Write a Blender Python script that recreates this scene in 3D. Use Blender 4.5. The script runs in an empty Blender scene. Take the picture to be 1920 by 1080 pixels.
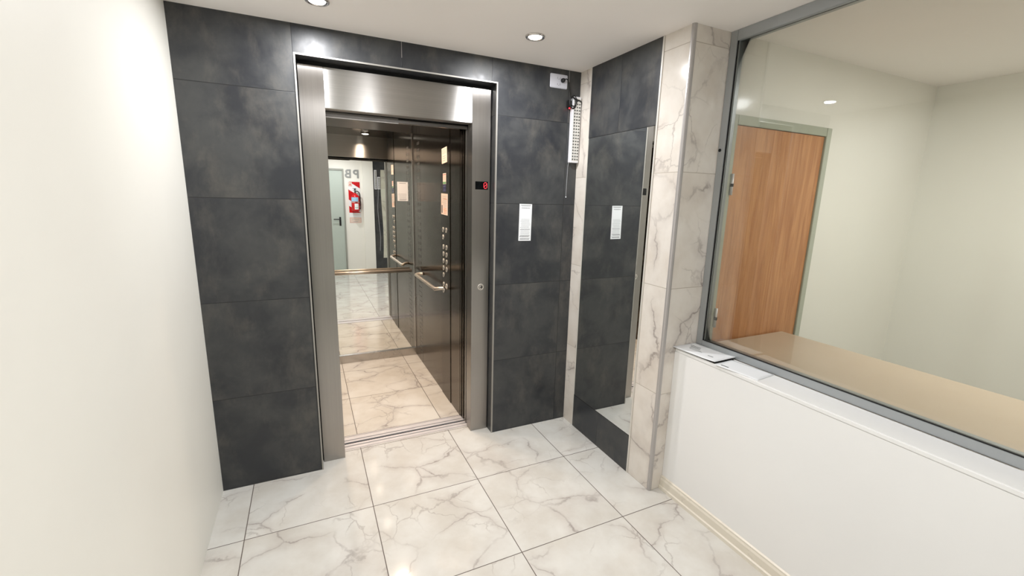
import bpy, bmesh, math, random
from mathutils import Vector, Matrix
random.seed(7)
C = bpy.context.scene.collection
SC = bpy.context.scene
PI = math.pi

# ------------------------------------------------------------------ camera, exposure, world
cam_d = bpy.data.cameras.new('camera'); cam = bpy.data.objects.new('camera', cam_d); C.objects.link(cam)
YAW, PITCH, ROLL, FPX = 0.4412, -0.2020, 0.0252, 814.04
cy, sy, cp, sp = math.cos(YAW), math.sin(YAW), math.cos(PITCH), math.sin(PITCH)
fw = Vector((sy*cp, cy*cp, sp)); rt = Vector((cy, -sy, 0)); up = rt.cross(fw)
cr, sr = math.cos(ROLL), math.sin(ROLL)
r2 = cr*rt + sr*up; u2 = -sr*rt + cr*up
m = Matrix((r2, u2, -fw)).transposed().to_4x4(); m.translation = Vector((0, -2.6246, 1.6458))
cam.matrix_world = m
cam_d.sensor_fit = 'HORIZONTAL'; cam_d.sensor_width = 36; cam_d.lens = 36*FPX/1920
cam_d.clip_start = 0.02
SC.camera = cam
SC.view_settings.view_transform = 'Standard'; SC.view_settings.look = 'None'
SC.view_settings.exposure = 0.37; SC.view_settings.gamma = 1.0
SC.view_settings.use_curve_mapping = False
W = bpy.data.worlds.new('world'); SC.world = W; W.use_nodes = True
W.node_tree.nodes['Background'].inputs[0].default_value = (0.05, 0.05, 0.05, 1)
SC.cycles.max_bounces = 14; SC.cycles.diffuse_bounces = 6; SC.cycles.glossy_bounces = 8
SC.cycles.sample_clamp_indirect = 6.0
SC.cycles.use_denoising = True

LOBBY_P, LOBBY_COL = 11.0, (0.975, 0.98, 1.0)
CAR_P, CAR_COL = 5.2, (1.0, 0.77, 0.58)
BOOTH_P = 14.0

ZC, XR, YP, XH, XG, YB = 2.477, 1.707, -0.946, 1.798, 1.951, -3.77
ZCAR = 2.357

# ------------------------------------------------------------------ node helpers
def srgb(r, g, b):
    f = lambda c: (c/255/12.92) if c/255 <= 0.04045 else ((c/255+0.055)/1.055)**2.4
    return (f(r), f(g), f(b), 1)
class NT:
    def __init__(s, name):
        s.m = bpy.data.materials.new(name); s.m.use_nodes = True
        s.t = s.m.node_tree; s.n = s.t.nodes; s.l = s.t.links
        s.b = s.n['Principled BSDF']
    def new(s, ty, **kw):
        n = s.n.new(ty)
        for k, v in kw.items(): setattr(n, k, v)
        return n
    def put(s, sock, v):
        if hasattr(v, 'is_linked') or hasattr(v, 'links'): s.l.new(v, sock)
        else: sock.default_value = v
    def math(s, op, a, b=None, c=None, clamp=False):
        n = s.new('ShaderNodeMath', operation=op); n.use_clamp = clamp
        s.put(n.inputs[0], a)
        if b is not None: s.put(n.inputs[1], b)
        if c is not None: s.put(n.inputs[2], c)
        return n.outputs[0]
    def vmath(s, op, a, b=None):
        n = s.new('ShaderNodeVectorMath', operation=op); s.put(n.inputs[0], a)
        if b is not None: s.put(n.inputs[1], b)
        return n.outputs[0]
    def noise(s, vec, scale, detail=3, rough=0.5, dist=0.0, color=False):
        n = s.new('ShaderNodeTexNoise'); s.put(n.inputs['Vector'], vec)
        n.inputs['Scale'].default_value = scale; n.inputs['Detail'].default_value = detail
        n.inputs['Roughness'].default_value = rough; n.inputs['Distortion'].default_value = dist
        return n.outputs[1 if color else 0]
    def mix(s, f, a, b):
        n = s.new('ShaderNodeMix', data_type='RGBA'); s.put(n.inputs[0], f); s.put(n.inputs[6], a); s.put(n.inputs[7], b)
        return n.outputs[2]
    def ramp(s, v, lo, hi, a=0.0, b=1.0, smooth=True):
        n = s.new('ShaderNodeMapRange'); n.interpolation_type = 'SMOOTHSTEP' if smooth else 'LINEAR'
        s.put(n.inputs[0], v); n.inputs[1].default_value = lo; n.inputs[2].default_value = hi
        n.inputs[3].default_value = a; n.inputs[4].default_value = b
        return n.outputs[0]
    def pos(s): return s.new('ShaderNodeNewGeometry').outputs['Position']
    def sep(s, v):
        n = s.new('ShaderNodeSeparateXYZ'); s.put(n.inputs[0], v); return n.outputs
    def comb(s, x, y, z):
        n = s.new('ShaderNodeCombineXYZ')
        for i, v in enumerate((x, y, z)): s.put(n.inputs[i], v)
        return n.outputs[0]
    def bump(s, h, strength=0.2, dist=0.001):
        n = s.new('ShaderNodeBump'); n.inputs['Strength'].default_value = strength
        n.inputs['Distance'].default_value = dist; s.put(n.inputs['Height'], h)
        s.l.new(n.outputs[0], s.b.inputs['Normal'])
    def set(s, **kw):
        for k, v in kw.items(): s.put(s.b.inputs[k.replace('_', ' ')], v)
        return s.m

def flat(name, col, rough=0.5, metal=0.0, spec=0.5, emis=None, estr=1.0):
    t = NT(name)
    t.set(Base_Color=col, Roughness=rough, Metallic=metal)
    t.b.inputs['Specular IOR Level'].default_value = spec
    p = t.pos()
    if emis is None:    # a touch of surface variation
        v = t.noise(p, 9, 3)
        t.put(t.b.inputs['Roughness'], t.ramp(v, 0.3, 0.7, max(0, rough-0.04), min(1, rough+0.04)))
    else:
        t.set(Emission_Color=emis, Emission_Strength=estr)
    return t.m

def grout_mask(t, specs, w):
    """specs: (coordinate socket, period, offset); returns joint mask and a per-tile id vector"""
    mask = None; ids = []
    for c, per, off in specs:
        q = t.math('DIVIDE', t.math('SUBTRACT', c, off), per)
        ids.append(t.math('FLOOR', q))
        fr = t.math('FRACT', q)
        d = t.math('MULTIPLY', t.math('MINIMUM', fr, t.math('SUBTRACT', 1.0, fr)), per)
        k = t.ramp(d, w*0.5, w*0.5+0.0012, 1.0, 0.0)
        mask = k if mask is None else t.math('MAXIMUM', mask, k)
    while len(ids) < 3: ids.append(0.0)
    return mask, t.comb(*ids)

def marble(name, axes, w=0.003, rough=0.09, base=(232, 228, 219), grout=(92, 84, 76), seed=0.0, vein=1.0, dens=0.0):
    """axes: list of (axis index, period, offset)"""
    t = NT(name); p = t.pos(); s = t.sep(p)
    mask, idv = grout_mask(t, [(s[a], per, off) for a, per, off in axes], w)
    wn = t.new('ShaderNodeTexWhiteNoise', noise_dimensions='3D'); t.put(wn.inputs['Vector'], t.vmath('ADD', idv, (seed, seed, seed)))
    v = t.vmath('ADD', p, t.vmath('SCALE', wn.outputs['Color'], None)) if False else t.vmath('ADD', p, t.vmath('MULTIPLY', wn.outputs['Color'], (9.0, 9.0, 9.0)))
    big = t.vmath('MULTIPLY', t.vmath('SUBTRACT', t.noise(v, 2.4, 7, 0.56, color=True), (0.5, 0.5, 0.5)), (0.36, 0.36, 0.36))
    v2 = t.vmath('ADD', v, big)
    def vor(scale, st):
        vo = t.new('ShaderNodeTexVoronoi', feature='DISTANCE_TO_EDGE'); t.put(vo.inputs['Vector'], t.vmath('MULTIPLY', v2, st)); vo.inputs['Scale'].default_value = scale
        return vo.outputs['Distance']
    e1 = vor(2.1, (1.0, 1.5, .8)); e2 = vor(4.6, (1.3, 1.0, 1.0))
    fade = t.ramp(t.noise(v, 3.2, 3), 0.36-dens, 0.60-dens)
    wv = t.ramp(t.noise(v, 11, 3), 0.3, 0.7, 0.35, 1.0)
    thin = t.math('MULTIPLY', t.math('MULTIPLY', t.ramp(e1, 0.0, 0.022, 1.0, 0.0), fade), wv)
    halo = t.math('MULTIPLY', t.ramp(e1, 0.0, 0.13, 1.0, 0.0), t.math('MULTIPLY', fade, 0.30))
    fine = t.math('MULTIPLY', t.ramp(e2, 0.0, 0.030, 1.0, 0.0), t.ramp(t.noise(v, 2.6, 2), 0.50-dens, 0.66-dens))
    cloud = t.ramp(t.noise(v, 4.0, 5, 0.62), 0.3, 0.75)
    c = t.mix(cloud, srgb(*base), srgb(base[0]-14, base[1]-17, base[2]-20))
    c = t.mix(t.math('MULTIPLY', halo, vein), c, srgb(176, 166, 160))
    c = t.mix(t.math('MULTIPLY', t.math('MAXIMUM', thin, t.math('MULTIPLY', fine, 0.55)), 0.66*vein), c, srgb(128, 117, 113))
    c = t.mix(mask, c, srgb(*grout))
    t.set(Base_Color=c, Roughness=t.mix(mask, (rough,)*3+(1,), (0.8, 0.8, 0.8, 1)))
    t.bump(t.math('SUBTRACT', 1.0, mask), 0.35, 0.0012)
    return t.m

def dark_tile(name, axes, rough=0.36, w=0.0025):
    t = NT(name); p = t.pos(); s = t.sep(p)
    mask, idv = grout_mask(t, [(s[a], per, off) for a, per, off in axes], w)
    wn = t.new('ShaderNodeTexWhiteNoise', noise_dimensions='3D'); t.put(wn.inputs['Vector'], idv)
    v = t.vmath('ADD', p, t.vmath('MULTIPLY', wn.outputs['Color'], (7.0, 7.0, 7.0)))
    a = t.ramp(t.noise(v, 4.2, 6, 0.62, 0.3), 0.36, 0.66)
    b = t.ramp(t.noise(t.vmath('MULTIPLY', v, (1.5, 1.5, 0.8)), 4.6, 7, 0.68, 0.2), 0.45, 0.70)
    g = t.ramp(t.noise(v, 28, 4, 0.7), 0.3, 0.7)
    c = t.mix(a, srgb(46, 48, 52), srgb(67, 68, 68))
    c = t.mix(t.math('MULTIPLY', b, 0.50), c, srgb(94, 91, 85))
    c = t.mix(t.math('MULTIPLY', g, 0.22), c, srgb(50, 52, 55))
    c = t.mix(mask, c, srgb(36, 37, 39))
    t.set(Base_Color=c, Roughness=t.ramp(a, 0, 1, rough-0.05, rough+0.08))
    t.b.inputs['Specular IOR Level'].default_value = 0.45
    t.bump(t.math('SUBTRACT', 1.0, mask), 0.4, 0.0012)
    return t.m

def steel(name, axis, rot=0.0, rough=0.22, col=(0.56, 0.54, 0.51), aniso=0.75, grain='Z', amp=0.05):
    """brushed stainless; radial tangent about `axis`, fine grain lines running along `grain`"""
    t = NT(name); p = t.pos()
    tg = t.new('ShaderNodeTangent', direction_type='RADIAL', axis=axis)
    sc = {'Z': (260, 260, 1.2), 'X': (1.2, 260, 260), 'Y': (260, 1.2, 260)}[grain]
    n = t.noise(t.vmath('MULTIPLY', p, sc), 1.0, 3, 0.6)
    big = t.noise(p, 2.3, 3)
    c = t.mix(t.ramp(n, 0.25, 0.75), tuple(x*(1-amp) for x in col)+(1,), tuple(min(1, x*(1+amp)) for x in col)+(1,))
    t.set(Base_Color=c, Metallic=1.0, Roughness=t.ramp(big, 0.3, 0.7, rough-0.0, rough+0.035), Anisotropic=aniso, Anisotropic_Rotation=rot)
    t.l.new(tg.outputs[0], t.b.inputs['Tangent'])
    return t.m

def plaster(name, col, rough=0.65, bumpy=0.06):
    t = NT(name); p = t.pos()
    a = t.ramp(t.noise(p, 1.7, 4), 0.3, 0.7)
    c = t.mix(t.math('MULTIPLY', a, 0.35), srgb(*col), srgb(col[0]-8, col[1]-9, col[2]-9))
    t.set(Base_Color=c, Roughness=rough)
    t.bump(t.noise(p, 60, 4), bumpy, 0.002)
    return t.m

M = {}
M['floor'] = marble('floor_marble_tile', [(0, .6, .229), (1, .6, -.455)], w=0.0030, rough=0.10, base=(214, 213, 208), grout=(96, 86, 80))
M['car_floor'] = marble('car_floor_marble_tile', [(0, .6, .226), (1, .6, .94)], w=0.0030, rough=0.12, base=(222, 218, 209), seed=3.0)
M['marble_side'] = marble('marble_wall_tile', [(2, .6, .0)], w=0.0022, rough=0.13, base=(226, 220, 212), grout=(178, 168, 156), seed=5.0, vein=1.15, dens=0.015)
M['marble_back'] = marble('marble_tall_tile', [(2, .6, .0)], w=0.0022, rough=0.2, base=(206, 206, 190), grout=(178, 168, 156), seed=8.0)
M['dark'] = dark_tile('dark_stone_tile', [(0, .5433, -.0135), (2, .5365, .0063)])
M['dark_side'] = dark_tile('dark_stone_tile_side', [(1, .5433, -.43)])
M['ceiling'] = plaster('ceiling_paint', (250, 245, 241), 0.7, 0.03)
M['white_wall'] = plaster('white_wall_paint', (236, 234, 226), 0.5)
M['half_wall'] = plaster('gloss_white_paint', (236, 236, 235), 0.32, 0.04)
M['cream'] = flat('cream_gloss_paint', srgb(222, 215, 201), 0.3)
M['trim'] = flat('pale_trim', srgb(216, 212, 204), 0.38, 0.2)
M['trim_grey'] = flat('grey_corner_trim', srgb(176, 172, 170), 0.35, 0.3)
M['trim_metal'] = flat('satin_trim', srgb(165, 162, 156), 0.5, 0.5)
M['mirror'] = NT('mirror_silver').set(Base_Color=(0.80, 0.82, 0.81, 1), Metallic=1.0, Roughness=0.0)
M['car_mirror'] = NT('car_mirror_silver').set(Base_Color=(0.90, 0.91, 0.89, 1), Metallic=1.0, Roughness=0.0)
M['steel_jamb'] = steel('brushed_steel_jamb', 'Z', rough=0.28, col=(0.40, 0.38, 0.36), grain='Z', aniso=.95)
M['steel_header'] = steel('brushed_steel_header', 'X', rough=0.28, col=(0.46, 0.445, 0.425), grain='X', aniso=.95)
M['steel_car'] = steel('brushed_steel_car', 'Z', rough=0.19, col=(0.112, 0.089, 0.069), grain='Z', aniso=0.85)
M['steel_cop'] = steel('brushed_steel_control', 'Z', rough=0.21, col=(0.095, 0.077, 0.062), grain='Z', aniso=0.85)
M['steel_plain'] = flat('satin_steel', (0.50, 0.47, 0.44, 1), 0.24, 1.0)
M['button_ring'] = flat('bright_button_ring', srgb(206, 200, 190), 0.3, 0.35)
M['rail_steel'] = flat('satin_rail_steel', srgb(198, 190, 178), 0.34, 0.75)
M['steel_dark'] = flat('dull_dark_steel', (0.16, 0.15, 0.14, 1), 0.4, 1.0)
M['chrome'] = flat('polished_steel', (0.72, 0.70, 0.67, 1), 0.10, 1.0)
M['alu'] = flat('ribbed_aluminium', (0.74, 0.71, 0.71, 1), 0.42, 0.35)
M['alu_frame'] = flat('grey_aluminium', srgb(168, 172, 174), 0.38, 0.55)
M['black'] = flat('black_plastic', srgb(18, 18, 19), 0.45)
M['gap'] = flat('dark_gap', srgb(14, 14, 14), 0.8)
M['shaft'] = flat('dark_shaft_paint', srgb(40, 38, 36), 0.8)
M['gloss_black'] = flat('display_glass', srgb(6, 7, 8), 0.08)
M['paper'] = flat('white_paper', srgb(232, 234, 236), 0.6)
M['paper_warm'] = flat('cream_paper', srgb(226, 206, 192), 0.6)
M['ink'] = flat('grey_print', srgb(96, 98, 100), 0.7)
M['ink_light'] = flat('pale_print', srgb(160, 164, 166), 0.7)
M['ink_orange'] = flat('orange_print', srgb(214, 140, 96), 0.7)
M['ink_green'] = flat('green_print', srgb(92, 150, 104), 0.7)
M['ink_red'] = flat('pink_print', srgb(206, 110, 112), 0.7)
M['navy'] = flat('navy_print', srgb(34, 38, 84), 0.5)
M['red'] = flat('red_enamel', srgb(196, 18, 26), 0.25)
M['white_pl'] = flat('white_plastic', srgb(226, 226, 230), 0.35)
M['socket'] = flat('socket_plastic', srgb(206, 206, 214), 0.4)
M['socket_dark'] = flat('socket_hole', srgb(120, 118, 120), 0.5)
M['led_off'] = flat('clear_lens', srgb(84, 86, 82), 0.15)
M['reflector'] = flat('lamp_reflector', srgb(225, 225, 222), 0.22, 0.5)
M['led_red'] = flat('red_led', srgb(60, 0, 0), 0.4, emis=(1.0, 0.02, 0.03, 1), estr=5.0)
M['led_digit'] = flat('red_digit', srgb(60, 0, 0), 0.4, emis=(1.0, 0.06, 0.08, 1), estr=1.5)
M['lens'] = flat('lamp_lens', srgb(250, 250, 250), 0.4, emis=(1, 1, 1, 1), estr=4.0)
M['lens_warm'] = flat('car_lamp_lens', srgb(250, 245, 235), 0.4, emis=(1, 0.93, 0.82, 1), estr=4.0)
M['letter'] = flat('grey_letter', srgb(150, 152, 150), 0.4, 0.3)
M['door_leaf'] = flat('grey_green_door_paint', srgb(178, 188, 180), 0.4)
M['door_frame'] = flat('grey_door_frame', srgb(150, 152, 144), 0.45)
M['green_frame'] = flat('pale_green_frame', srgb(172, 176, 160), 0.45)
M['blue_label'] = flat('light_blue_label', srgb(150, 196, 222), 0.4)
M['desk'] = flat('beige_laminate', srgb(196, 178, 156), 0.35)
M['cable_grey'] = flat('grey_cable', srgb(150, 152, 154), 0.5)
def wood():
    t = NT('honey_wood_veneer'); p = t.pos()
    n = t.noise(t.vmath('MULTIPLY', p, (9, 9, 0.9)), 2.2, 5, 0.6, 1.2)
    f = t.noise(t.vmath('MULTIPLY', p, (90, 90, 4)), 1.0, 3, 0.6)
    c = t.mix(t.ramp(n, 0.3, 0.7), srgb(206, 150, 102), srgb(182, 124, 80))
    c = t.mix(t.math('MULTIPLY', t.ramp(f, 0.4, 0.8), 0.35), c, srgb(128, 78, 44))
    return t.set(Base_Color=c, Roughness=0.35)
M['wood'] = wood()
def glass():
    t = NT('window_glass')
    g = t.new('ShaderNodeBsdfGlossy'); g.inputs['Roughness'].default_value = 0.0
    tr = t.new('ShaderNodeBsdfTransparent'); tr.inputs[0].default_value = (0.93, 0.95, 0.94, 1)
    fr = t.new('ShaderNodeFresnel'); fr.inputs[0].default_value = 1.5
    mx = t.new('ShaderNodeMixShader'); t.put(mx.inputs[0], fr.outputs[0]); t.l.new(tr.outputs[0], mx.inputs[1]); t.l.new(g.outputs[0], mx.inputs[2])
    t.l.new(mx.outputs[0], t.n['Material Output'].inputs[0])
    return t.m
M['glass'] = glass()

# ------------------------------------------------------------------ mesh helpers
def box(bm, x0, x1, y0, y1, z0, z1, bev=0.0, seg=2):
    x0, x1 = sorted((x0, x1)); y0, y1 = sorted((y0, y1)); z0, z1 = sorted((z0, z1))
    r = bmesh.ops.create_cube(bm, size=1.0)
    vs = r['verts']
    for v in vs:
        v.co = Vector(((x0+x1)/2+v.co.x*(x1-x0), (y0+y1)/2+v.co.y*(y1-y0), (z0+z1)/2+v.co.z*(z1-z0)))
    if bev:
        es = list({e for v in vs for e in v.link_edges})
        bmesh.ops.bevel(bm, geom=es, offset=bev, segments=seg, affect='EDGES', clamp_overlap=True)
    return bm
def B(*a, **k): return box(bmesh.new(), *a, **k)
def boxes(lst):
    bm = bmesh.new()
    for a in lst: box(bm, *a[:6], bev=(a[6] if len(a) > 6 else 0))
    return bm
def lathe(bm, prof, c, axis='Z', n=32, smooth=True):
    """prof: list of (radius, height) spun about axis through c"""
    rings = []
    for r, h in prof:
        ring = []
        for i in range(n):
            a = 2*PI*i/n; p = (r*math.cos(a), r*math.sin(a), h)
            if axis == 'Z': q = p
            elif axis == 'X': q = (p[2], p[0], p[1])
            else: q = (p[0], p[2], p[1])
            ring.append(bm.verts.new(Vector(q)+Vector(c)))
        rings.append(ring)
    for a, b in zip(rings, rings[1:]):
        for i in range(n):
            f = bm.faces.new((a[i], a[(i+1) % n], b[(i+1) % n], b[i])); f.smooth = smooth
    for ring, (r, h) in ((rings[0], prof[0]), (rings[-1], prof[-1])):
        if r > 1e-5 and prof[0] != prof[-1]: bm.faces.new(ring)
    bmesh.ops.recalc_face_normals(bm, faces=bm.faces)
    return bm
def tube(bm, pts, r, n=12, smooth_pts=0):
    pts = [Vector(p) for p in pts]
    if smooth_pts:
        out = []
        P = [pts[0]]+pts+[pts[-1]]
        for i in range(1, len(P)-2):
            for k in range(smooth_pts):
                t = k/smooth_pts; p0, p1, p2, p3 = P[i-1:i+3]
                out.append(0.5*((2*p1)+(-p0+p2)*t+(2*p0-5*p1+4*p2-p3)*t*t+(-p0+3*p1-3*p2+p3)*t**3))
        out.append(pts[-1]); pts = out
    rings = []; nrm = None
    for i, p in enumerate(pts):
        d = (pts[min(i+1, len(pts)-1)]-pts[max(i-1, 0)]).normalized()
        if nrm is None:
            nrm = d.orthogonal().normalized()
        nrm = (nrm-d*nrm.dot(d)).normalized(); b = d.cross(nrm)
        rings.append([bm.verts.new(p+r*(math.cos(2*PI*k/n)*nrm+math.sin(2*PI*k/n)*b)) for k in range(n)])
    for a, b in zip(rings, rings[1:]):
        for k in range(n):
            f = bm.faces.new((a[k], a[(k+1) % n], b[(k+1) % n], b[k])); f.smooth = True
    bm.faces.new(rings[0]); bm.faces.new(rings[-1])
    bmesh.ops.recalc_face_normals(bm, faces=bm.faces)
    return bm
def prism(bm, poly, axis, a, b):
    """extrude a 2D polygon along axis from a to b; poly in the other two axes in order"""
    def P(p, h):
        return {'X': (h, p[0], p[1]), 'Y': (p[0], h, p[1]), 'Z': (p[0], p[1], h)}[axis]
    v0 = [bm.verts.new(P(p, a)) for p in poly]; v1 = [bm.verts.new(P(p, b)) for p in poly]
    n = len(poly)
    bm.faces.new(v0); bm.faces.new(v1)
    for i in range(n): bm.faces.new((v0[i], v0[(i+1) % n], v1[(i+1) % n], v1[i]))
    bmesh.ops.recalc_face_normals(bm, faces=bm.faces)
    return bm
def wloc(o):
    v = Vector((0, 0, 0))
    while o: v += o.location; o = o.parent
    return v
def obj(name, bm, mat, parent=None, label=None, kind=None):
    me = bpy.data.meshes.new(name); 
    if parent: bmesh.ops.translate(bm, vec=-wloc(parent), verts=bm.verts)
    bm.to_mesh(me); bm.free()
    me.materials.append(M[mat] if isinstance(mat, str) else mat)
    o = bpy.data.objects.new(name, me); C.objects.link(o)
    if parent: o.parent = parent
    if label: o['label'] = label
    if kind: o['kind'] = kind
    return o
def struct(name, bm, mat, label=None, cat=None):
    o = obj(name, bm, mat, kind='structure')
    if label: o['label'] = label
    if cat: o['category'] = cat
    return o
def tag(o, label, cat, group=None, kind=None):
    o['label'] = label; o['category'] = cat
    if group: o['group'] = group
    if kind: o['kind'] = kind
    return o
def thing(name, label, cat, loc, group=None, kind=None):
    o = bpy.data.objects.new(name, None); o.empty_display_size = 0.05; C.objects.link(o); o.location = loc
    return tag(o, label, cat, group, kind)
def centred(bm, mat, name, label, cat, loc, group=None):
    """single-mesh thing with its origin at loc"""
    bmesh.ops.translate(bm, vec=-Vector(loc), verts=bm.verts)
    o = obj(name, bm, mat); o.location = loc
    return tag(o, label, cat, group)

# ------------------------------------------------------------------ room shell
XL = -0.52
struct('floor', B(XL-.1, 4.0, YB-.1, 0.158, -.12, 0.0), 'floor', 'white grey-veined marble tile floor of the lobby', 'floor')
struct('ceiling', B(XL-.1, 4.0, YB-.1, 0.30, ZC, ZC+.15), 'ceiling', 'plain off-white painted lobby ceiling', 'ceiling')
wb = struct('wall_back', boxes([(XL-.1, -.003, 0, .16, 0, ZC), (1.103, XR+.02, 0, .16, 0, ZC), (-.003, 1.103, 0, .16, 2.334, ZC)]),
            'dark', 'dark stone-tiled wall around the elevator opening', 'wall')
for x, z0, z1 in ((.531, 2.395, ZC), (1.616, 2.405, ZC)):
    obj('grout_line', B(x-.0012, x+.0012, -.0008, .001, z0, z1), 'trim_grey', wb, 'pale bit of grout in the joint under the ceiling')
struct('wall_left', B(XL-.1, XL, YB, 0, 0, ZC), 'white_wall', 'plain white side wall of the lobby', 'wall')
struct('wall_front', B(XL-.1, 4.0, YB-.12, YB, 0, ZC), 'white_wall', 'white wall opposite the elevator, seen in the car mirror', 'wall')
wr = struct('wall_right', B(XR, XG+.045, YP, 0.158, 0, ZC, bev=0.0), 'marble_side', 'white veined marble pillar beside the wall mirror', 'wall')
# proud tiled fields on the pillar
obj('tile_field', B(XR-.003, XR, -.746, -.132, 2.049, ZC), 'dark_side', wr, 'dark stone tiles above the mirror')
obj('tile_field', B(XR-.003, XR, -.746, -.132, 0, .243), 'dark_side', wr, 'dark stone tiles below the mirror')
struct('trim_1', B(XR-.005, XR, -.132, -.1255, 0, ZC, bev=.001), 'trim', 'thin pale metal trim between narrow marble strip and wall mirror', 'trim')
struct('trim_2', B(XR-.0045, XR, -.760, -.746, 0, ZC, bev=.002), 'trim', 'pale metal trim between wall mirror and marble pillar', 'trim')
bm = bmesh.new()
prism(bm, [(XR-.004, YP+.014), (XR-.004, YP+.006), (XR-.001, YP-.001), (XR+.006, YP-.004), (XR+.014, YP-.004), (XR+.014, YP+.002), (XR+.002, YP+.002), (XR+.002, YP+.014)], 'Z', 0, ZC)
struct('trim_3', bm, 'trim_grey', 'rounded grey corner trim running up the edge of the marble pillar', 'trim')
# trim round the elevator opening
struct('trim_4', boxes([(-.010, -.002, -.003, .010, 0, 2.342), (1.102, 1.110, -.003, .010, 0, 2.342), (-.002, 1.102, -.003, .010, 2.334, 2.342)]),
       'trim_metal', 'slim satin metal edging round the elevator opening in the dark tiles', 'trim')
# half wall with ledge
hw = struct('wall_right.001', boxes([(XH, XG+.06, YB, YP-.001, 0, .845)]), 'half_wall', 'low glossy white half wall under the booth window', 'wall')
obj('ledge', B(XH-.002, XG-.003, YB, YP-.001, .845, .866, bev=.004), 'half_wall', hw, 'white ledge along the top of the half wall')
bm = bmesh.new()
prism(bm, [(XH, 0), (XH-.020, 0), (XH-.020, .018), (XH-.012, .022), (XH-.012, .058), (XH-.007, .068), (XH-.007, .076), (XH, .082)], 'Y', YB, YP-.001)
# prism on Y takes (x, z)
struct('baseboard_right', bm, 'cream', 'cream moulded baseboard along the foot of the white half wall', 'baseboard')

# ------------------------------------------------------------------ booth behind the glass
struct('wall_right.002', boxes([(4.0, 4.1, YB, .16, 0, ZC)]), 'white_wall', 'white far wall inside the glazed booth', 'wall')
struct('wall_back.001', B(XG+.045, 4.0, -.76, YP, 0, ZC), 'white_wall', 'white end wall of the booth around the wooden door', 'wall')
w1 = thing('window_1', 'grey aluminium framed booth window standing on the half wall', 'window', (XG, -2.3, .866), kind='structure')
obj('window_frame', boxes([(XG, XG+.05, YP-.042, YP-.001, .866, ZC, .002), (XG, XG+.05, YB+.001, YB+.04, .866, ZC, .002),
    (XG, XG+.05, YB+.04, YP-.042, .866, .904, .002), (XG, XG+.05, YB+.04, YP-.042, ZC-.05, ZC, .002),
    (XG, XG+.05, -2.42, -2.38, .904, ZC-.05, .002)]), 'alu_frame', w1)
obj('gasket', boxes([(XG+.002, XG+.010, YP-.0455, YP-.0415, .904, ZC-.05), (XG+.002, XG+.010, YB+.04, YP-.042, .9035, .9065)]), 'gap', w1, 'black rubber glazing gasket')
obj('pane', B(XG+.018, XG+.024, -2.38, YP-.042, .904, ZC-.05), 'glass', w1)
obj('pane', B(XG+.018, XG+.024, YB+.04, -2.42, .904, ZC-.05), 'glass', w1)
obj('bolt_hole', lathe(bmesh.new(), [(.0001, -.001), (.008, -.001), (.008, .004), (.0001, .004)], (XG-.001, YP-.013, 1.918), 'X', 16), 'gap', w1, 'small black hole in the window frame')
# door_2 = wooden booth door facing the lobby (set in end wall)
YD = -.95
struct('door_2', B(2.048, 2.80, YD-.012, YD+.004, .06, 2.05), 'wood', 'honey brown wooden door inside the glazed booth', 'door')
d2 = bpy.data.objects['door_2']
obj('door_frame', boxes([(1.999, 2.046, YD-.022, YD+.004, 0, 2.10, .002), (2.802, 2.85, YD-.022, YD+.004, 0, 2.10, .002), (2.046, 2.802, YD-.022, YD+.004, 2.052, 2.10, .002)]), 'green_frame', d2, 'pale green metal door frame')
for z in (1.02, 1.75):
    h = obj('hinge', lathe(bmesh.new(), [(.007, z-.055), (.007, z+.055)], (2.047, YD-.028, 0), 'Z', 14), 'alu', d2)
    obj('hinge_plate', B(2.048, 2.072, YD-.0145, YD-.012, z-.045, z+.045), 'alu', h)
    obj('hinge_knuckle', lathe(bmesh.new(), [(.0085, z-.012), (.0085, z+.004)], (2.047, YD-.028, 0), 'Z', 14), 'gap', h, 'dark gap between hinge knuckles')
dk = thing('desk', 'beige laminate desk inside the booth behind the glass', 'desk', (2.33, -1.6, 0))
obj('desktop', B(XG+.062, 2.66, -2.2, YD-.024, .845, .875, bev=.003), 'desk', dk)
for x in (2.08, 2.60): obj('leg', B(x-.02, x+.02, -2.16, -2.12, 0, .845), 'steel_plain', dk)
obj('side_panel', B(2.08, 2.62, YD-.06, YD-.03, 0, .845), 'desk', dk)

# ------------------------------------------------------------------ elevator landing frame
ef = thing('elevator_door_frame', 'brushed steel elevator door surround recessed in dark tiled wall', 'door frame', (.55, .077, 0))
J0, J1, J2, J3, YJ = .004, .128, .974, 1.097, .077
obj('jamb', B(J0, J1, YJ, .160, 0, 2.312, bev=.0015), 'steel_jamb', ef)
jr = obj('jamb', B(J2, J3, YJ, .160, 0, 2.312, bev=.0015), 'steel_jamb', ef)
obj('header_panel', B(J1+.001, J2-.001, YJ+.002, .160, 2.105, 2.312, bev=.0015), 'steel_header', ef)
obj('head_gap', boxes([(-.003, 1.103, .10, .16, 2.3125, 2.334), (J3, 1.103, .10, .16, 0, 2.3125), (-.003, J0, .10, .16, 0, 2.3125)]), 'gap', ef, 'black gap round the steel surround')
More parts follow.
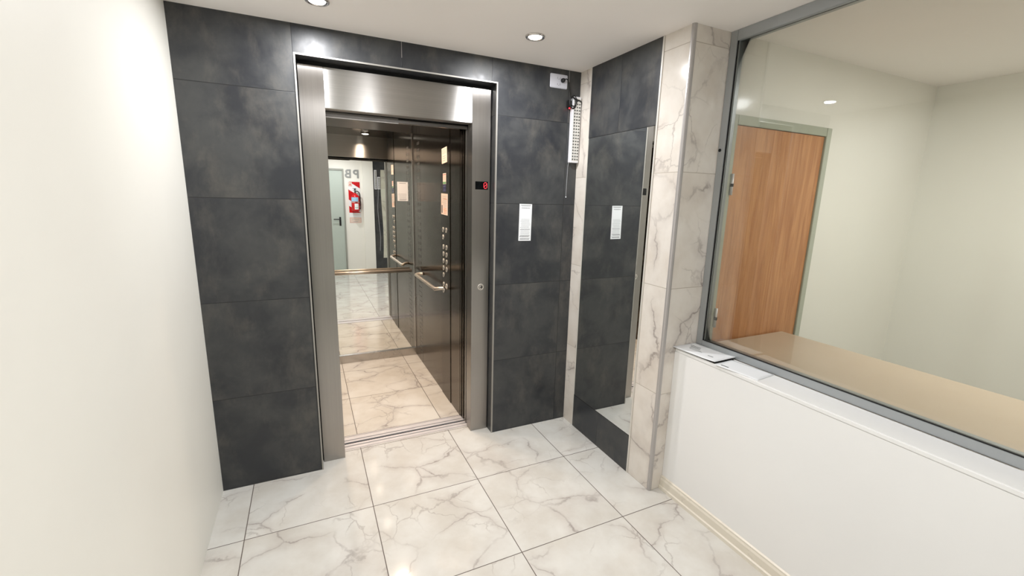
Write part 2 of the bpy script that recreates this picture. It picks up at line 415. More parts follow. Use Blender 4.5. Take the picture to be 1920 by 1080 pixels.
# header hanger profile below the panel, stepped at mid-span
obj('door_track', B(J1, .535, .165, .190, 2.073, 2.102, bev=.001), 'steel_dark', ef, 'steel door track under the header')
obj('door_track', B(.536, J2, .170, .182, 2.077, 2.096, bev=.001), 'steel_dark', ef, 'slimmer steel door track under the header')
obj('track_lip', B(J1, .535, .161, .165, 2.071, 2.0745), 'alu', ef)
obj('track_slot', boxes([(J1, J2+.02, .191, .262, 2.090, 2.20), (J1, J2, .161, .191, 2.103, 2.16)]), 'gap', ef, 'black slot behind the door track')
dp = obj('floor_display', B(.996, 1.083, YJ-.002, YJ+.001, 1.701, 1.752, bev=.0008), 'gloss_black', ef, 'black floor display with a red lit zero')
bm = bmesh.new()
glyph = ["01110", "10001", "10011", "10101", "11001", "10001", "01110"]
for r, row in enumerate(glyph):
    for c, ch in enumerate(row):
        if ch == '1':
            x = 1.0545+c*.0052; z = 1.7445-r*.0058
            box(bm, x-.0021, x+.0021, YJ-.0032, YJ-.0021, z-.0024, z+.0024, bev=.0008)
obj('digit', bm, 'led_digit', dp, 'red lit slashed zero')
cb = obj('call_button', lathe(bmesh.new(), [(.022, 0), (.022, -.003), (.0205, -.005), (.0165, -.005), (.0155, -.002), (.0001, -.002)], (1.040, YJ, 1.056), 'Y', 36), 'button_ring', ef, 'round chrome call button')
obj('button_face', lathe(bmesh.new(), [(.0125, -.002), (.0125, -.006), (.0115, -.007), (.0001, -.007)], (1.040, YJ, 1.056), 'Y', 30), 'steel_plain', cb)
obj('button_arrow', prism(bmesh.new(), [(1.034, 1.052), (1.046, 1.052), (1.040, 1.062)], 'Y', YJ-.0078, YJ-.0068), 'gap', cb)

# retracted sliding doors (edges show inside the right jamb)
ld = thing('landing_sliding_door', 'steel telescopic landing door slid open into its pocket', 'sliding door', (1.25, .2, 0))
for y0, y1, x in ((.166, .190, .980), (.198, .222, .977)):
    lf = obj('door_leaf', B(x, x+.50, y0, y1, .012, 2.080, bev=.001), 'steel_jamb', ld)
cd = thing('car_sliding_door', 'steel telescopic car door slid open next to the cabin wall', 'sliding door', (1.25, .29, 0))
for y0, y1, x in ((.256, .280, .979), (.290, .316, .975)):
    lf = obj('door_leaf', B(x, x+.50, y0, y1, .012, 2.085, bev=.001), 'steel_car', cd)

# sills
ls = thing('landing_sill', 'ribbed aluminium threshold along the lobby floor edge', 'threshold', (.55, .2, -.02))
obj('sill_plate', B(.0, 1.12, .158, .235, -.03, -.006), 'gap', ls, 'dark grooves between the ribs')
obj('sill_rib', B(.0, 1.12, .160, .166, -.02, .0005), 'alu', ls)
obj('sill_rib', B(.0, 1.12, .169, .198, -.02, .0015, bev=.0008), 'alu', ls)
obj('sill_rib', B(.0, 1.12, .207, .231, -.02, .0015, bev=.0008), 'alu', ls)
cs = thing('car_sill', 'ribbed aluminium threshold at the edge of the elevator car', 'threshold', (.55, .3, -.02))
obj('sill_plate', B(-.05, 1.12, .251, .338, -.03, -.006), 'gap', cs, 'dark grooves between the ribs')
obj('sill_rib', B(-.05, 1.12, .252, .273, -.02, .0015, bev=.0008), 'alu', cs)
obj('sill_rib', B(-.05, 1.12, .282, .322, -.02, .0015, bev=.0008), 'alu', cs)
obj('sill_rib', B(-.05, 1.12, .328, .337, -.02, .001, bev=.0005), 'alu', cs)
# dark shaft around the car
struct('elevator_shaft_wall', boxes([(-.5, -.4, .30, 2.1, -.3, 2.6), (1.6, 1.7, .16, 2.1, -.3, 2.6), (-.5, 1.7, 2.0, 2.1, -.3, 2.6),
    (-.5, 1.7, .30, 2.1, 2.5, 2.6), (-.5, 1.7, .16, 2.1, -.35, -.3), (-.5, 1.7, .05, .158, -.35, -.12), (-.5, -.4, .16, .3, -.3, 2.6)]), 'shaft', 'dark shaft walls around the elevator car', 'wall')

# ------------------------------------------------------------------ elevator car
XC0, XC1, YC0, YC1 = -.16, .974, .338, 1.786
car = thing('elevator_car', 'open elevator car lined in dark brushed steel with mirrored rear wall', 'elevator', (.41, 1.06, 0))
obj('car_floor', B(XC0-.03, XC1+.03, YC0, YC1+.03, -.04, .0), 'car_floor', car, 'warm lit marble tile floor')
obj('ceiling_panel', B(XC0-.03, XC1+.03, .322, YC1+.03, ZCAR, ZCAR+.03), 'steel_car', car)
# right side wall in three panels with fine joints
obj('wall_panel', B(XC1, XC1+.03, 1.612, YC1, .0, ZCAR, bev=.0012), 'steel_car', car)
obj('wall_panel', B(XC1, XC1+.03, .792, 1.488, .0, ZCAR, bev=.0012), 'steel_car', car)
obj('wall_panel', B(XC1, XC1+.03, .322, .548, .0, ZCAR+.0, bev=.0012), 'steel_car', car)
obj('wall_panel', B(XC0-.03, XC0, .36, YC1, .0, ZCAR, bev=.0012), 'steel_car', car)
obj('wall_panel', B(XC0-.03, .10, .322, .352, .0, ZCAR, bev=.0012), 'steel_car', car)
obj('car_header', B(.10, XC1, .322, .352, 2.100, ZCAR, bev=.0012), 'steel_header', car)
# ventilated strip near the rear corner
bm = B(XC1, XC1+.03, 1.490, 1.610, .0, ZCAR, bev=.001)
vs = obj('vent_strip', bm, 'steel_car', car)
def slot_mesh(w, h):
    bm = B(-.0009, .001, -w/2, w/2, -h/2, h/2, bev=.0004)
    me = bpy.data.meshes.new('vent_slot'); bm.to_mesh(me); bm.free(); me.materials.append(M['steel_dark']); return me
wide, small = slot_mesh(.105, .026), slot_mesh(.040, .008)
def slot(me, y, z):
    o = bpy.data.objects.new('vent_slot', me); C.objects.link(o); o.parent = vs; o.location = (XC1, y, z)
    o.location -= wloc(vs)
for i in range(20): slot(wide, 1.550, .96+i*.0615)
for i in range(16):
    for y in (1.522, 1.578): slot(small, y, .12+i*.047)
obj('corner_post', B(XC1-.010, XC1, YC1-.012, YC1, .075, ZCAR, bev=.001), 'steel_plain', car)
obj('rear_mirror', B(XC0, XC1-.010, YC1, YC1+.006, .078, 2.243), 'car_mirror', car, 'full width mirror on the rear wall')
obj('upper_panel', B(XC0, XC1-.010, YC1-.006, YC1+.006, 2.245, ZCAR), 'steel_header', car)
obj('kick_plate', B(XC0, XC1, YC1-.022, YC1+.006, 0, .078, bev=.002), 'steel_plain', car)
# rear handrail
rr = obj('rear_handrail', tube(bmesh.new(), [(XC0+.03, YC1-.055, .915), (XC1-.045, YC1-.055, .915)], .017, 18), 'rail_steel', car)
for x in (.12, .80): obj('rail_bracket', tube(bmesh.new(), [(x, YC1-.055, .905), (x, YC1, .905)], .008, 10), 'chrome', rr)
# side handrail bending into the wall at both ends
xr = XC1-.062
sh = obj('side_handrail', tube(bmesh.new(), [(XC1-.002, 1.425, .928), (XC1-.03, 1.44, .926), (xr+.006, 1.462, .918), (xr, 1.44, .913), (xr, 1.2, .913), (xr, .80, .913), (xr+.002, .765, .915), (xr+.026, .738, .922), (XC1-.002, .722, .926)], .0145, 16, 6), 'rail_steel', car)
# control column with buttons
cop = obj('control_panel', B(XC1-.004, XC1+.03, .551, .789, .0, ZCAR, bev=.001), 'steel_cop', car, 'tall darker steel control column')
btn = [(.724, 1.397), (.639, 1.397), (.724, 1.339), (.718, 1.262), (.635, 1.263), (.718, 1.206), (.635, 1.206), (.718, 1.151), (.635, 1.150), (.718, 1.094), (.635, 1.092), (.720, 1.037), (.716, .962), (.718, .909)]
for y, z in btn:
    b_ = obj('push_button', lathe(bmesh.new(), [(.0195, 0), (.0195, -.003), (.018, -.005), (.015, -.005), (.0145, -.001), (.0001, -.001)], (XC1-.004, y, z), 'X', 28), 'button_ring', cop)
    obj('button_face', lathe(bmesh.new(), [(.0125, -.001), (.0125, -.005), (.0115, -.006), (.0001, -.006)], (XC1-.004, y, z), 'X', 24), 'steel_plain', b_)
ks = obj('key_switch', lathe(bmesh.new(), [(.022, 0), (.022, -.003), (.020, -.006), (.012, -.006), (.011, -.003), (.0001, -.003)], (XC1-.004, .637, .957), 'X', 28), 'button_ring', cop)
obj('key_slot', B(XC1-.0085, XC1-.006, .6345, .6395, .949, .965), 'gap', ks)
# ceiling lamps of the car
def car_lamp(x, y, vis=True):
    l = obj('ceiling_lamp', lathe(bmesh.new(), [(.050, 0), (.050, -.006), (.046, -.010), (.040, -.010), (.040, 0)], (x, y, ZCAR), 'Z', 36), 'chrome', car)
    obj('lamp_lens', lathe(bmesh.new(), [(.039, -.004), (.036, -.012), (.020, -.016), (.0001, -.017)], (x, y, ZCAR), 'Z', 32), 'lens_warm', l)
    ld_ = bpy.data.lights.new('car_lamp_light', 'AREA'); ld_.shape = 'DISK'; ld_.size = .076; ld_.energy = CAR_P; ld_.color = CAR_COL; ld_.spread = math.radians(150)
    lo = bpy.data.objects.new('car_lamp_light', ld_); C.objects.link(lo); lo.location = (x, y, ZCAR-.019)
for x, y in ((.68, .64), (.13, .64), (.68, 1.32), (.13, 1.32)): car_lamp(x, y)

# ------------------------------------------------------------------ wall mirror
wm = thing('wall_mirror', 'tall frameless mirror beside the marble pillar, reflecting the dark wall', 'mirror', (XR-.004, -.437, .245))
obj('mirror_glass', B(XR-.0025, XR, -.7455, -.1325, .2465, 2.0455), 'mirror', wm)
for z in (.2435, 2.0455): obj('mirror_edge', B(XR-.0035, XR-.0005, -.7455, -.1325, z, z+.003), 'gap', wm, 'dark edge of the glass')

# ------------------------------------------------------------------ ceiling downlights
def downlight(x, y, label):
    t = thing('downlight', label, 'ceiling light', (x, y, ZC), 'round recessed downlights in the lobby ceiling')
    obj('bezel', lathe(bmesh.new(), [(.052, 0), (.051, -.006), (.047, -.009), (.041, -.008), (.038, 0)], (x, y, ZC), 'Z', 40), 'chrome', t)
    obj('lens', lathe(bmesh.new(), [(.037, -.002), (.034, -.007), (.0001, -.009)], (x, y, ZC), 'Z', 36), 'lens', t)
    l = bpy.data.lights.new('downlight_light', 'AREA'); l.shape = 'DISK'; l.size = .07; l.energy = LOBBY_P; l.color = LOBBY_COL; l.spread = PI
    o = bpy.data.objects.new('downlight_light', l); C.objects.link(o); o.location = (x, y, ZC-.011)
downlight(1.135, -.427, 'round chrome downlight lit in the ceiling before the socket plate')
downlight(.10, -.341, 'round chrome downlight lit above the steel door surround')
downlight(.62, -1.95, 'unseen chrome downlight added to light the middle of the lobby by the booth window')  # this lamp and the next are out of view, added to light the lobby
downlight(.62, -3.05, 'unseen chrome downlight added in the ceiling over the grey door')
l = bpy.data.lights.new('booth_light', 'AREA'); l.shape = 'RECTANGLE'; l.size = .6; l.size_y = .6; l.energy = BOOTH_P; l.color = (1, .95, .88)
o = bpy.data.objects.new('booth_light', l); C.objects.link(o); o.location = (2.9, -2.2, ZC-.03)
bl = thing('ceiling_panel_light', 'square white light panel in the ceiling inside the booth', 'ceiling light', (2.9, -2.2, ZC))
obj('light_frame', boxes([(2.58, 3.22, -2.52, -1.88, ZC-.02, ZC, .002)]), 'white_pl', bl)
obj('diffuser', B(2.60, 3.20, -2.50, -1.90, ZC-.024, ZC-.019), 'lens', bl)

# ------------------------------------------------------------------ printed notices
def print_rows(bm, rows, u0, u1, place, rnd):
    for z, h, mode in rows:
        if mode == 'bar':
            place(bm, u0, u1, z, h)
        else:
            u = u0+(rnd.random()*.12 if mode == 'c' else 0)*(u1-u0); end = u1-(rnd.random()*.14)*(u1-u0)
            while u < end:
                w = min((.05+rnd.random()*.14)*(u1-u0), end-u)
                place(bm, u, u+w, z, h); u += w+.018*(u1-u0)
def notice(name, label, cat, plane, at, u0, u1, z0, z1, mat, blocks, tilt=0.0, th=.0006):
    """plane 'Y': faces -Y at y=at (u=x); plane 'X': faces -X at x=at (u=y); blocks: (material, rows)"""
    rnd = random.Random(hash_(name+label))
    uc = (u0+u1)/2
    loc = (uc, at, z0) if plane == 'Y' else (at, uc, z0)
    t = thing(name, label, cat, loc)
    def place(off):
        def f(bm, a, b, z, h):
            if plane == 'Y': box(bm, a, b, at-th-off, at-th+.0001, z, z+h)
            else: box(bm, at-th-off, at-th+.0001, a, b, z, z+h)
        return f
    bm = bmesh.new()
    if plane == 'Y': box(bm, u0, u1, at-th, at-.00005, z0, z1)
    else: box(bm, at-th, at-.00005, u0, u1, z0, z1)
    obj('sheet', bm, mat, t)
    for i, (mm, rows, a, b) in enumerate(blocks):
        bm = bmesh.new(); print_rows(bm, rows, a, b, place(.0002+.00005*i), rnd)
        obj('print', bm, mm, t)
    if tilt: t.rotation_euler = (0, tilt, 0) if plane == 'Y' else (tilt, 0, 0)
    return t
def hash_(s):
    h = 7
    for ch in s: h = (h*131+ord(ch)) % 1000003
    return h
def textrows(z0, z1, step, h, mode='c'):
    out = []; z = z1
    while z > z0: out.append((z, h, mode)); z -= step
    return out

# long slip on dark wall (the square code it carries in the photo is left out)
notice('wall_notice', 'narrow white printed slip stuck on the dark tiles beside the elevator', 'notice', 'Y', 0, 1.277, 1.370, 1.372, 1.616, 'paper',
       [('ink', [(1.6065, .0025, 'bar'), (1.6015, .0022, 'c'), (1.5875, .0035, 'c')], 1.285, 1.363),
        ('ink_light', textrows(1.402, 1.515, .0078, .0018), 1.286, 1.362),
        ('ink', [(1.445, .0025, 'c'), (1.404, .0030, 'c'), (1.399, .0026, 'c'), (1.388, .0020, 'c'), (1.381, .004, 'c')], 1.283, 1.362)], tilt=.012)
# notices on the control column
XN = XC1-.004
notice('paper_notice', 'pink-white notice at the top of the elevator control column', 'notice', 'X', XN, .610, .750, 1.900, 2.012, 'paper_warm',
       [('ink_red', textrows(1.962, 2.000, .010, .0026), .625, .74), ('ink', [(1.948, .003, 'c'), (1.934, .003, 'c'), (1.918, .003, 'c')], .64, .735)], tilt=-.05)
notice('sticker', 'small pink and green label above the navy sticker in the elevator', 'sticker', 'X', XN, .640, .724, 1.745, 1.825, 'paper_warm',
       [('ink_red', [(1.812, .006, 'bar')], .645, .72), ('ink_red', textrows(1.775, 1.802, .008, .002), .648, .716), ('ink_green', [(1.747, .015, 'bar')], .642, .722)])
notice('sticker', 'small navy blue sticker between the two notices on the control column', 'sticker', 'X', XN, .645, .722, 1.688, 1.743, 'navy',
       [('ink_light', [(1.728, .002, 'c'), (1.70, .0015, 'c')], .652, .715)])
notice('paper_notice', 'larger printed sheet in a clear sleeve above the elevator buttons', 'notice', 'X', XN, .604, .780, 1.513, 1.674, 'paper_warm',
       [('ink_light', textrows(1.60, 1.655, .009, .003), .615, .765), ('ink_orange', [(1.632, .004, 'bar'), (1.560, .004, 'c'), (1.548, .005, 'bar'), (1.536, .004, 'c'), (1.524, .004, 'c')], .625, .715),
        ('ink', [(1.525, .060, 'bar')], .738, .768), ('ink_light', textrows(1.566, 1.594, .008, .0025), .62, .73)], tilt=.03)
# sheet on the rear mirror (its square code left out)
notice('mirror_notice', 'white printed sheet stuck on the mirrored rear wall of the elevator', 'notice', 'Y', YC1, .818, .922, 1.600, 1.784, 'paper',
       [('ink', [(1.768, .004, 'c')], .835, .905), ('ink_light', textrows(1.632, 1.668, .009, .0022), .826, .914), ('ink', [(1.617, .004, 'c'), (1.607, .003, 'c')], .828, .912)])

# ------------------------------------------------------------------ socket, emergency light and cables
sk = thing('socket_plate', 'white double socket plate high on the dark tiles near the corner', 'socket', (1.535, 0, 2.40))
obj('plate', B(1.470, 1.600, -.009, 0, 2.358, 2.443, bev=.004), 'socket', sk)
for z in (2.418, 2.381):
    oc = obj('outlet', B(1.518, 1.546, -.0105, -.009, z-.009, z+.009, bev=.001), 'socket', sk)
    obj('outlet_hole', boxes([(1.522, 1.5245, -.0112, -.0104, z-.005, z+.005), (1.5395, 1.542, -.0112, -.0104, z-.005, z+.005), (1.530, 1.534, -.0112, -.0104, z-.008, z-.005)]), 'socket_dark', oc)
pc = thing('power_cable', 'black plug and cable running from socket plate to the emergency light', 'cable', (1.56, -.01, 2.40))
obj('plug', lathe(bmesh.new(), [(.0001, -.036), (.007, -.035), (.012, -.026), (.014, -.012), (.014, -.0105), (.0001, -.0105)], (1.560, 0, 2.406), 'Y', 20), 'black', pc)
obj('cord', tube(bmesh.new(), [(1.560, -.034, 2.406), (1.575, -.036, 2.412), (1.592, -.03, 2.400), (1.603, -.022, 2.372), (1.614, -.018, 2.34), (1.620, -.016, 2.305), (1.622, -.020, 2.288)], .0032, 8, 6), 'black', pc)
rnd = random.Random(3)
bm = bmesh.new()
for k in range(3):
    cx, cz = 1.632+rnd.uniform(-.006, .006), 2.275+rnd.uniform(-.012, .012)
    a0 = rnd.uniform(0, 6)
    tube(bm, [(cx+.022*math.cos(a0+i*.7)*(1+.2*rnd.random()), -.036+.004*rnd.random(), cz+.030*math.sin(a0+i*.7)*(1+.2*rnd.random())) for i in range(10)], .003, 7, 4)
tube(bm, [(1.634, -.036, 2.30), (1.66, -.040, 2.296), (1.690, -.038, 2.290), (1.703, -.026, 2.268), (1.704, -.02, 2.21), (1.703, -.018, 2.05), (1.703, -.018, 1.93)], .003, 8, 5)
coil_bm = bm
bm = B(1.600, 1.628, -.030, -.003, 2.243, 2.290, bev=.004)
obj('adapter', bm, 'black', pc, 'small black adapter')
obj('indicator', B(1.606, 1.616, -.029, -.026, 2.236, 2.2435, bev=.001), 'led_red', pc, 'glowing red indicator')

def emergency_light(x0, x1, y0, y1, z0, z1, label, n, facing=-1):
    t = thing('emergency_light', label, 'emergency light', ((x0+x1)/2, y1 if facing < 0 else y0, z0))
    yf = y0 if facing < 0 else y1
    hs = obj('housing', boxes([(x0, x1, y0, y1, z0, z1, .003)]), 'white_pl', t)
    obj('reflector', B(x0+.008, x1-.004, yf-.0012, yf+.0012, z0+.012, z1-.010), 'reflector', t)
    cols = 3; pitch = (z1-z0-.03)/n
    proto = None
    for i in range(n):
        for c in range(cols):
            x = x0+.017+c*(x1-x0-.030)/2; z = z0+.022+i*pitch
            if proto is None:
                bm = bmesh.new()
                lathe(bm, [(.0055, 0), (.0050, .0025), (.0030, .0040), (.0001, .0045)], (0, 0, 0), 'Y', 10)
                proto = bpy.data.meshes.new('led'); bm.to_mesh(proto); bm.free(); proto.materials.append(M['led_off'])
            o = bpy.data.objects.new('led', proto); C.objects.link(o); o.parent = t
            o.location = Vector((x, yf+facing*.0012, z))-t.location; o.scale = (1, -1 if facing < 0 else 1, 1)
    return t
el = emergency_light(1.634, 1.700, -.032, 0, 1.897, 2.316, 'slim white LED emergency light high in corner by marble strip', 20)
obj('cord_coil', coil_bm, 'black', el, 'black cord coiled over the top')
tag(obj('hanging_wire', tube(bmesh.new(), [(1.636, -.012, 1.897), (1.634, -.006, 1.87), (1.632, -.004, 1.76), (1.631, -.004, 1.67)], .0018, 8, 4), 'cable_grey'),
    'thin grey wire hanging below the slim emergency light in the corner', 'wire')
obj('wire_tip', lathe(bmesh.new(), [(.0001, 1.664), (.003, 1.665), (.003, 1.673), (.0001, 1.674)], (1.631, -.004, 0), 'Z', 10), 'white_pl', bpy.data.objects['hanging_wire'])

# ------------------------------------------------------------------ papers on the ledge
def sheet(name, label, cx, cy, w, d, rot, z, th, mat, curl=0.0, txt=()):
    t = thing(name, label, 'paper', (cx, cy, z)); t.rotation_euler = (0, 0, rot)
    def build(x0, x1, y0, y1, zz, tt, n=10):
        bm = bmesh.new(); g = {}
        for i in range(n+1):
            for j in range(n+1):
                u = x0+(x1-x0)*i/n; v = y0+(y1-y0)*j/n
                h = curl*(max(0, -v/d*2-.35)**2+.35*max(0, u/w*2-.5)**2)
                for k in (0, 1): g[i, j, k] = bm.verts.new((u, v, zz+h+tt*k))
        for i in range(n):
            for j in range(n):
                f = bm.faces.new([g[i+a, j+b, 1] for a, b in ((0, 0), (1, 0), (1, 1), (0, 1))]); f.smooth = True
                bm.faces.new([g[i+a, j+b, 0] for a, b in ((0, 0), (0, 1), (1, 1), (1, 0))])
        for i in range(n):
            for (j, s) in ((0, 1), (n, -1)):
                q = [g[i, j, 0], g[i+1, j, 0], g[i+1, j, 1], g[i, j, 1]]; bm.faces.new(q if s > 0 else q[::-1])
                q = [g[j, i, 0], g[j, i, 1], g[j, i+1, 1], g[j, i+1, 0]]; bm.faces.new(q if s > 0 else q[::-1])
        return bm
    def local(name_, bm, mt, lab=None):
        me = bpy.data.meshes.new(name_); bm.to_mesh(me); bm.free(); me.materials.append(M[mt])
        o = bpy.data.objects.new(name_, me); C.objects.link(o); o.parent = t
        if lab: o['label'] = lab
    local('sheet', build(-w/2, w/2, -d/2, d/2, 0, th), mat)
    for k, (x0, x1, y0, y1, mt) in enumerate(txt):
        local('print', build(x0, x1, y0, y1, th+.0001, .0002, 3), mt)
tag_ = None
FX, FY = 1.872, -1.075
fo = thing('folder', 'black folder lying beneath the white papers on the half wall', 'folder', (FX, FY-.003, .8662))
bm = B(-.076, .066, -.128, .126, 0, .006, bev=.002)
me = bpy.data.meshes.new('cover'); bm.to_mesh(me); bm.free(); me.materials.append(M['black'])
o = bpy.data.objects.new('cover', me); C.objects.link(o); o.parent = fo
sheet('letter', 'large white printed letter on top of the black folder on the ledge', FX-.003, FY+.004, .163, .268, 0.05, .8728, .0022, 'paper', .010,
      txt=[(.028, .034, .040, .105, 'ink'), (.012, .018, .030, .092, 'ink'), (.0, .005, .025, .085, 'ink_light'), (-.012, -.007, .005, .08, 'ink_light'),
           (-.024, -.020, -.01, .07, 'ink_light'), (-.030, -.024, -.082, -.050, 'ink')])
sheet('envelope', 'white envelope sticking out along the ledge past the black folder', 1.864, -1.318, .135, .215, 0.10, .8664, .003, 'paper', .0,
      txt=[(-.05, -.042, .05, .09, 'ink')])

# ------------------------------------------------------------------ wall opposite (seen in the car mirror)
YF = YB
d1 = struct('door_1', B(-.10, .720, YF, YF+.018, .012, 2.135, bev=.002), 'door_leaf', 'pale grey-green metal door in the wall opposite the elevator', 'door')
obj('door_frame', boxes([(.724, .752, YF, YF+.035, 0, 2.175, .002), (-.135, -.104, YF, YF+.035, 0, 2.175, .002), (-.104, .724, YF, YF+.035, 2.139, 2.175, .002)]), 'door_frame', d1)
hd = obj('door_handle', boxes([(.622, .660, YF+.018, YF+.027, 1.000, 1.185, .004)]), 'black', d1, 'black lever handle')
obj('lever', tube(bmesh.new(), [(.641, YF+.027, 1.138), (.641, YF+.060, 1.138), (.630, YF+.068, 1.138), (.51, YF+.068, 1.138)], .010, 12, 4), 'black', hd)
struct('trim_5', B(1.118, 1.338, YF, YF+.05, 0, ZC, bev=.002), 'white_wall', 'white painted pilaster next to the fire extinguisher', 'trim')
struct('wall_front.001', B(1.338, 1.797, YF, YF+.02, 0, ZC), M['dark'], 'dark tiled strip standing in for an unclear reflection, beside the white pilaster', 'wall')
# wavy strip, light pair and wire: solids standing in for an unclear mirror reflection
bm = bmesh.new(); L = []; Rr = []
for i in range(25):
    z = .29+i*(2.19-.29)/24; L.append((1.505+.014*math.sin((z-.3)*3.1), z)); Rr.append((1.612, z))
prism(bm, L+Rr[::-1], 'Y', YF+.020, YF+.030)
struct('wavy_reflection_strip', bm, 'marble_back', 'pale wavy edged marble strip standing in for a reflection on the opposite dark wall', 'trim')
struct('jamb_reflection_strip', B(1.618, 1.664, YF+.02, YF+.034, 0, ZC, bev=.002), 'steel_plain', 'steel strip standing in for the jamb reflection at the end of the opposite dark wall', 'trim')  # solid strip added in place of the door jamb's reflection
emergency_light(1.362, 1.416, YF+.021, YF+.045, 1.780, 2.18, 'taller bar of a light pair standing in for an unclear reflection in the elevator mirror', 14, 1)
emergency_light(1.428, 1.484, YF+.021, YF+.045, 1.782, 2.04, 'shorter bar of a light pair standing in for an unclear reflection in the elevator mirror', 9, 1)
tag(obj('hanging_wire', tube(bmesh.new(), [(1.44, YF+.03, 1.782), (1.432, YF+.03, 1.6), (1.418, YF+.03, 1.35), (1.432, YF+.03, 1.05), (1.452, YF+.03, .75), (1.436, YF+.03, .45)], .006, 8, 6), 'cable_grey'),
    'long wavy grey wire standing in for an unclear reflection on the opposite dark wall', 'wire')
# letters PB
def text_mesh(s, size, ext):
    cu = bpy.data.curves.new('txt', 'FONT'); cu.body = s; cu.size = size; cu.extrude = ext; cu.offset = size*.022; cu.align_x = 'CENTER'
    tmp = bpy.data.objects.new('txt', cu); C.objects.link(tmp)
    bpy.context.view_layer.update()
    dg = bpy.context.evaluated_depsgraph_get()
    me = bpy.data.meshes.new_from_object(tmp.evaluated_get(dg)); bpy.data.objects.remove(tmp)
    return me
for ch, x in (('P', 1.002), ('B', .843)):
    me = text_mesh(ch, .235, .006)
    me.materials.clear(); me.materials.append(M['letter'])
    o = bpy.data.objects.new('wall_letter', me); C.objects.link(o)
    o.location = (x, YF+.0065, 2.004); o.rotation_euler = (PI/2, 0, PI)
    tag(o, 'grey wall letter %s above the fire extinguisher sign' % ch, 'letter')
# extinguisher sign
es = thing('extinguisher_sign', 'red and white striped backing sign behind the fire extinguisher', 'sign', (.95, YF, 1.18))
X0, X1, Z0, Z1 = .832, 1.066, 1.185, 1.92
obj('sign_plate', B(X0, X1, YF, YF+.003, Z0, Z1, bev=.0008), 'paper', es)
def clip_stripe(c0, c1, slope, ub=None):
    """part of the sign between the lines z = slope*(x-X0)+c0 and +c1, as a polygon"""
    poly = [(X0, Z0+.09), (X1, Z0+.09), (X1, Z1), (X0, Z1)]
    for cc, sgn in ((c0, 1), (c1, -1)):
        out = []
        for i in range(len(poly)):
            a, b = poly[i], poly[(i+1) % len(poly)]
            fa = sgn*(a[1]-slope*(a[0]-X0)-cc); fb = sgn*(b[1]-slope*(b[0]-X0)-cc)
            if fa >= 0: out.append(a)
            if fa*fb < 0:
                t = fa/(fa-fb); out.append((a[0]+(b[0]-a[0])*t, a[1]+(b[1]-a[1])*t))
        poly = out
        if not poly: return None
    return poly
bm = bmesh.new()
for c0 in (1.10, 1.42, 1.74):
    pass
for c0, c1 in ((1.23, 1.42), (1.55, 1.76), (1.93, 2.20), (.98, 1.10)):
    p = clip_stripe(c0, c1, -1.0 if False else -.62)
    if p and len(p) > 2: prism(bm, p, 'Y', YF+.003, YF+.0036)
obj('stripe', bm, 'red', es)
obj('class_box', boxes([(X0+.004, X0+.078, YF+.0036, YF+.0044, 1.825, 1.912)]), 'paper_warm', es)
obj('class_outline', boxes([(X0+.004, X0+.078, YF+.0044, YF+.005, 1.909, 1.912), (X0+.004, X0+.078, YF+.0044, YF+.005, 1.825, 1.828), (X0+.004, X0+.007, YF+.0044, YF+.005, 1.825, 1.912), (X0+.075, X0+.078, YF+.0044, YF+.005, 1.825, 1.912)]), 'ink_red', es)
bm = bmesh.new(); prism(bm, [(X0+.018, 1.845), (X0+.064, 1.845), (X0+.041, 1.893)], 'Y', YF+.0044, YF+.005)
obj('class_symbol', bm, 'ink_red', es)
pn = thing('sign_plate', 'small cream plate outlined in red below the extinguisher sign', 'sign', (.95, YF, 1.06))
obj('plate', B(.832, 1.068, YF, YF+.003, 1.062, 1.172, bev=.0008), 'paper_warm', pn)
obj('outline', boxes([(.836, 1.064, YF+.003, YF+.0036, 1.164, 1.168), (.836, 1.064, YF+.003, YF+.0036, 1.066, 1.070), (.836, .840, YF+.003, YF+.0036, 1.066, 1.168), (1.060, 1.064, YF+.003, YF+.0036, 1.066, 1.168)]), 'ink_red', pn)
obj('print', boxes([(.90, 1.0, YF+.003, YF+.0036, 1.082, 1.090), (.88, 1.02, YF+.003, YF+.0036, 1.12, 1.124), (.87, 1.03, YF+.003, YF+.0036, 1.138, 1.142)]), 'ink_light', pn)
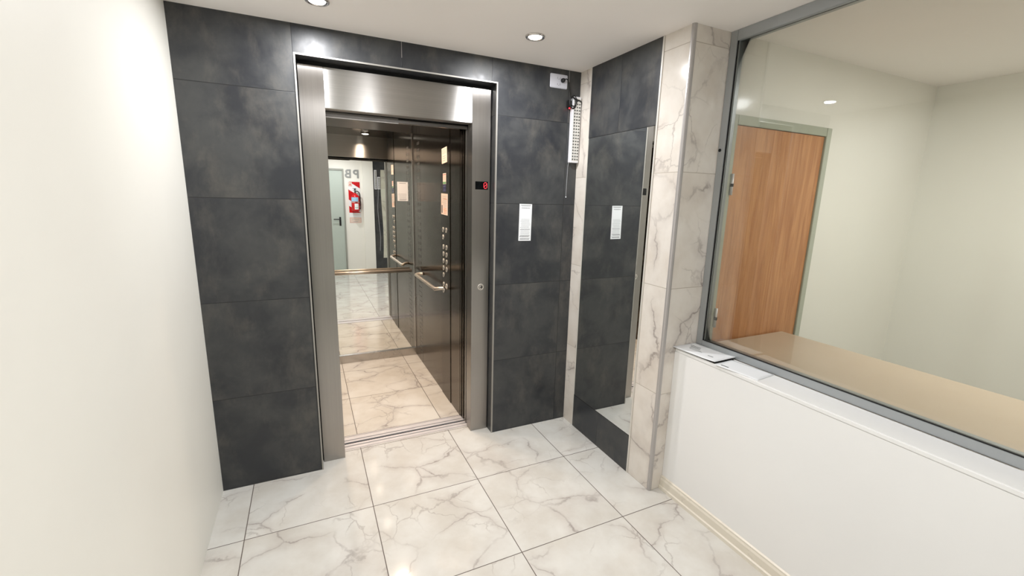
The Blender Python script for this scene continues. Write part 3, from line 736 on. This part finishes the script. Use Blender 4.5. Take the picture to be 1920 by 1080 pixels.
# extinguisher
ex = thing('fire_extinguisher', 'red fire extinguisher hanging on the striped sign under the letters', 'fire extinguisher', (.955, YF+.10, 1.30))
EX, EY = .955, YF+.095
obj('cylinder_body', lathe(bmesh.new(), [(.0001, 1.305), (.055, 1.305), (.078, 1.318), (.082, 1.335), (.082, 1.585), (.076, 1.62), (.055, 1.65), (.028, 1.668), (.022, 1.69), (.0001, 1.69)], (EX, EY, 0), 'Z', 40), 'red', ex)
vv = obj('valve', lathe(bmesh.new(), [(.020, 1.685), (.020, 1.715), (.014, 1.72), (.014, 1.745), (.0001, 1.746)], (EX, EY, 0), 'Z', 20), 'chrome', ex)
obj('gauge', lathe(bmesh.new(), [(.0001, .0), (.017, .0), (.017, .022), (.0001, .024)], (EX, EY+.012, 1.712), 'Y', 18), 'black', vv)
obj('lever', boxes([(EX-.035, EX+.045, EY-.010, EY+.010, 1.745, 1.755, .002), (EX-.045, EX+.03, EY-.009, EY+.009, 1.775, 1.784, .002), (EX-.014, EX+.014, EY-.009, EY+.009, 1.745, 1.782, .002)]), 'black', vv)
obj('hose', tube(bmesh.new(), [(EX+.015, EY, 1.715), (EX+.055, EY+.01, 1.72), (EX+.088, EY+.01, 1.67), (EX+.096, EY+.01, 1.55), (EX+.094, EY+.01, 1.40), (EX+.088, EY+.01, 1.35)], .010, 12, 6), 'black', ex)
def wrap(z0, z1, a0, a1, mat, name, r=.0828):
    bm = bmesh.new(); n = 14; pr = None
    for i in range(n+1):
        a = a0+(a1-a0)*i/n
        q = [bm.verts.new((EX+rr_*math.cos(a), EY+rr_*math.sin(a), z)) for rr_, z in ((r, z0), (r, z1), (r-.002, z1), (r-.002, z0))]
        if pr:
            for k in range(4): bm.faces.new((pr[k], q[k], q[(k+1) % 4], pr[(k+1) % 4]))
        pr = q
    bmesh.ops.recalc_face_normals(bm, faces=bm.faces)
    return obj(name, bm, mat, ex)
wrap(1.515, 1.600, .9, 2.9, 'blue_label', 'label_sticker')
wrap(1.490, 1.505, -.2, 3.3, 'chrome', 'bracket_band')
wrap(1.350, 1.470, .9, 1.9, 'paper', 'date_tag', .0834)
wrap(1.385, 1.395, 1.0, 1.8, 'ink_green', 'tag_line', .0842)
obj('wall_bracket', boxes([(EX-.02, EX+.02, YF+.0037, EY-.079, 1.46, 1.53)]), 'black', ex)
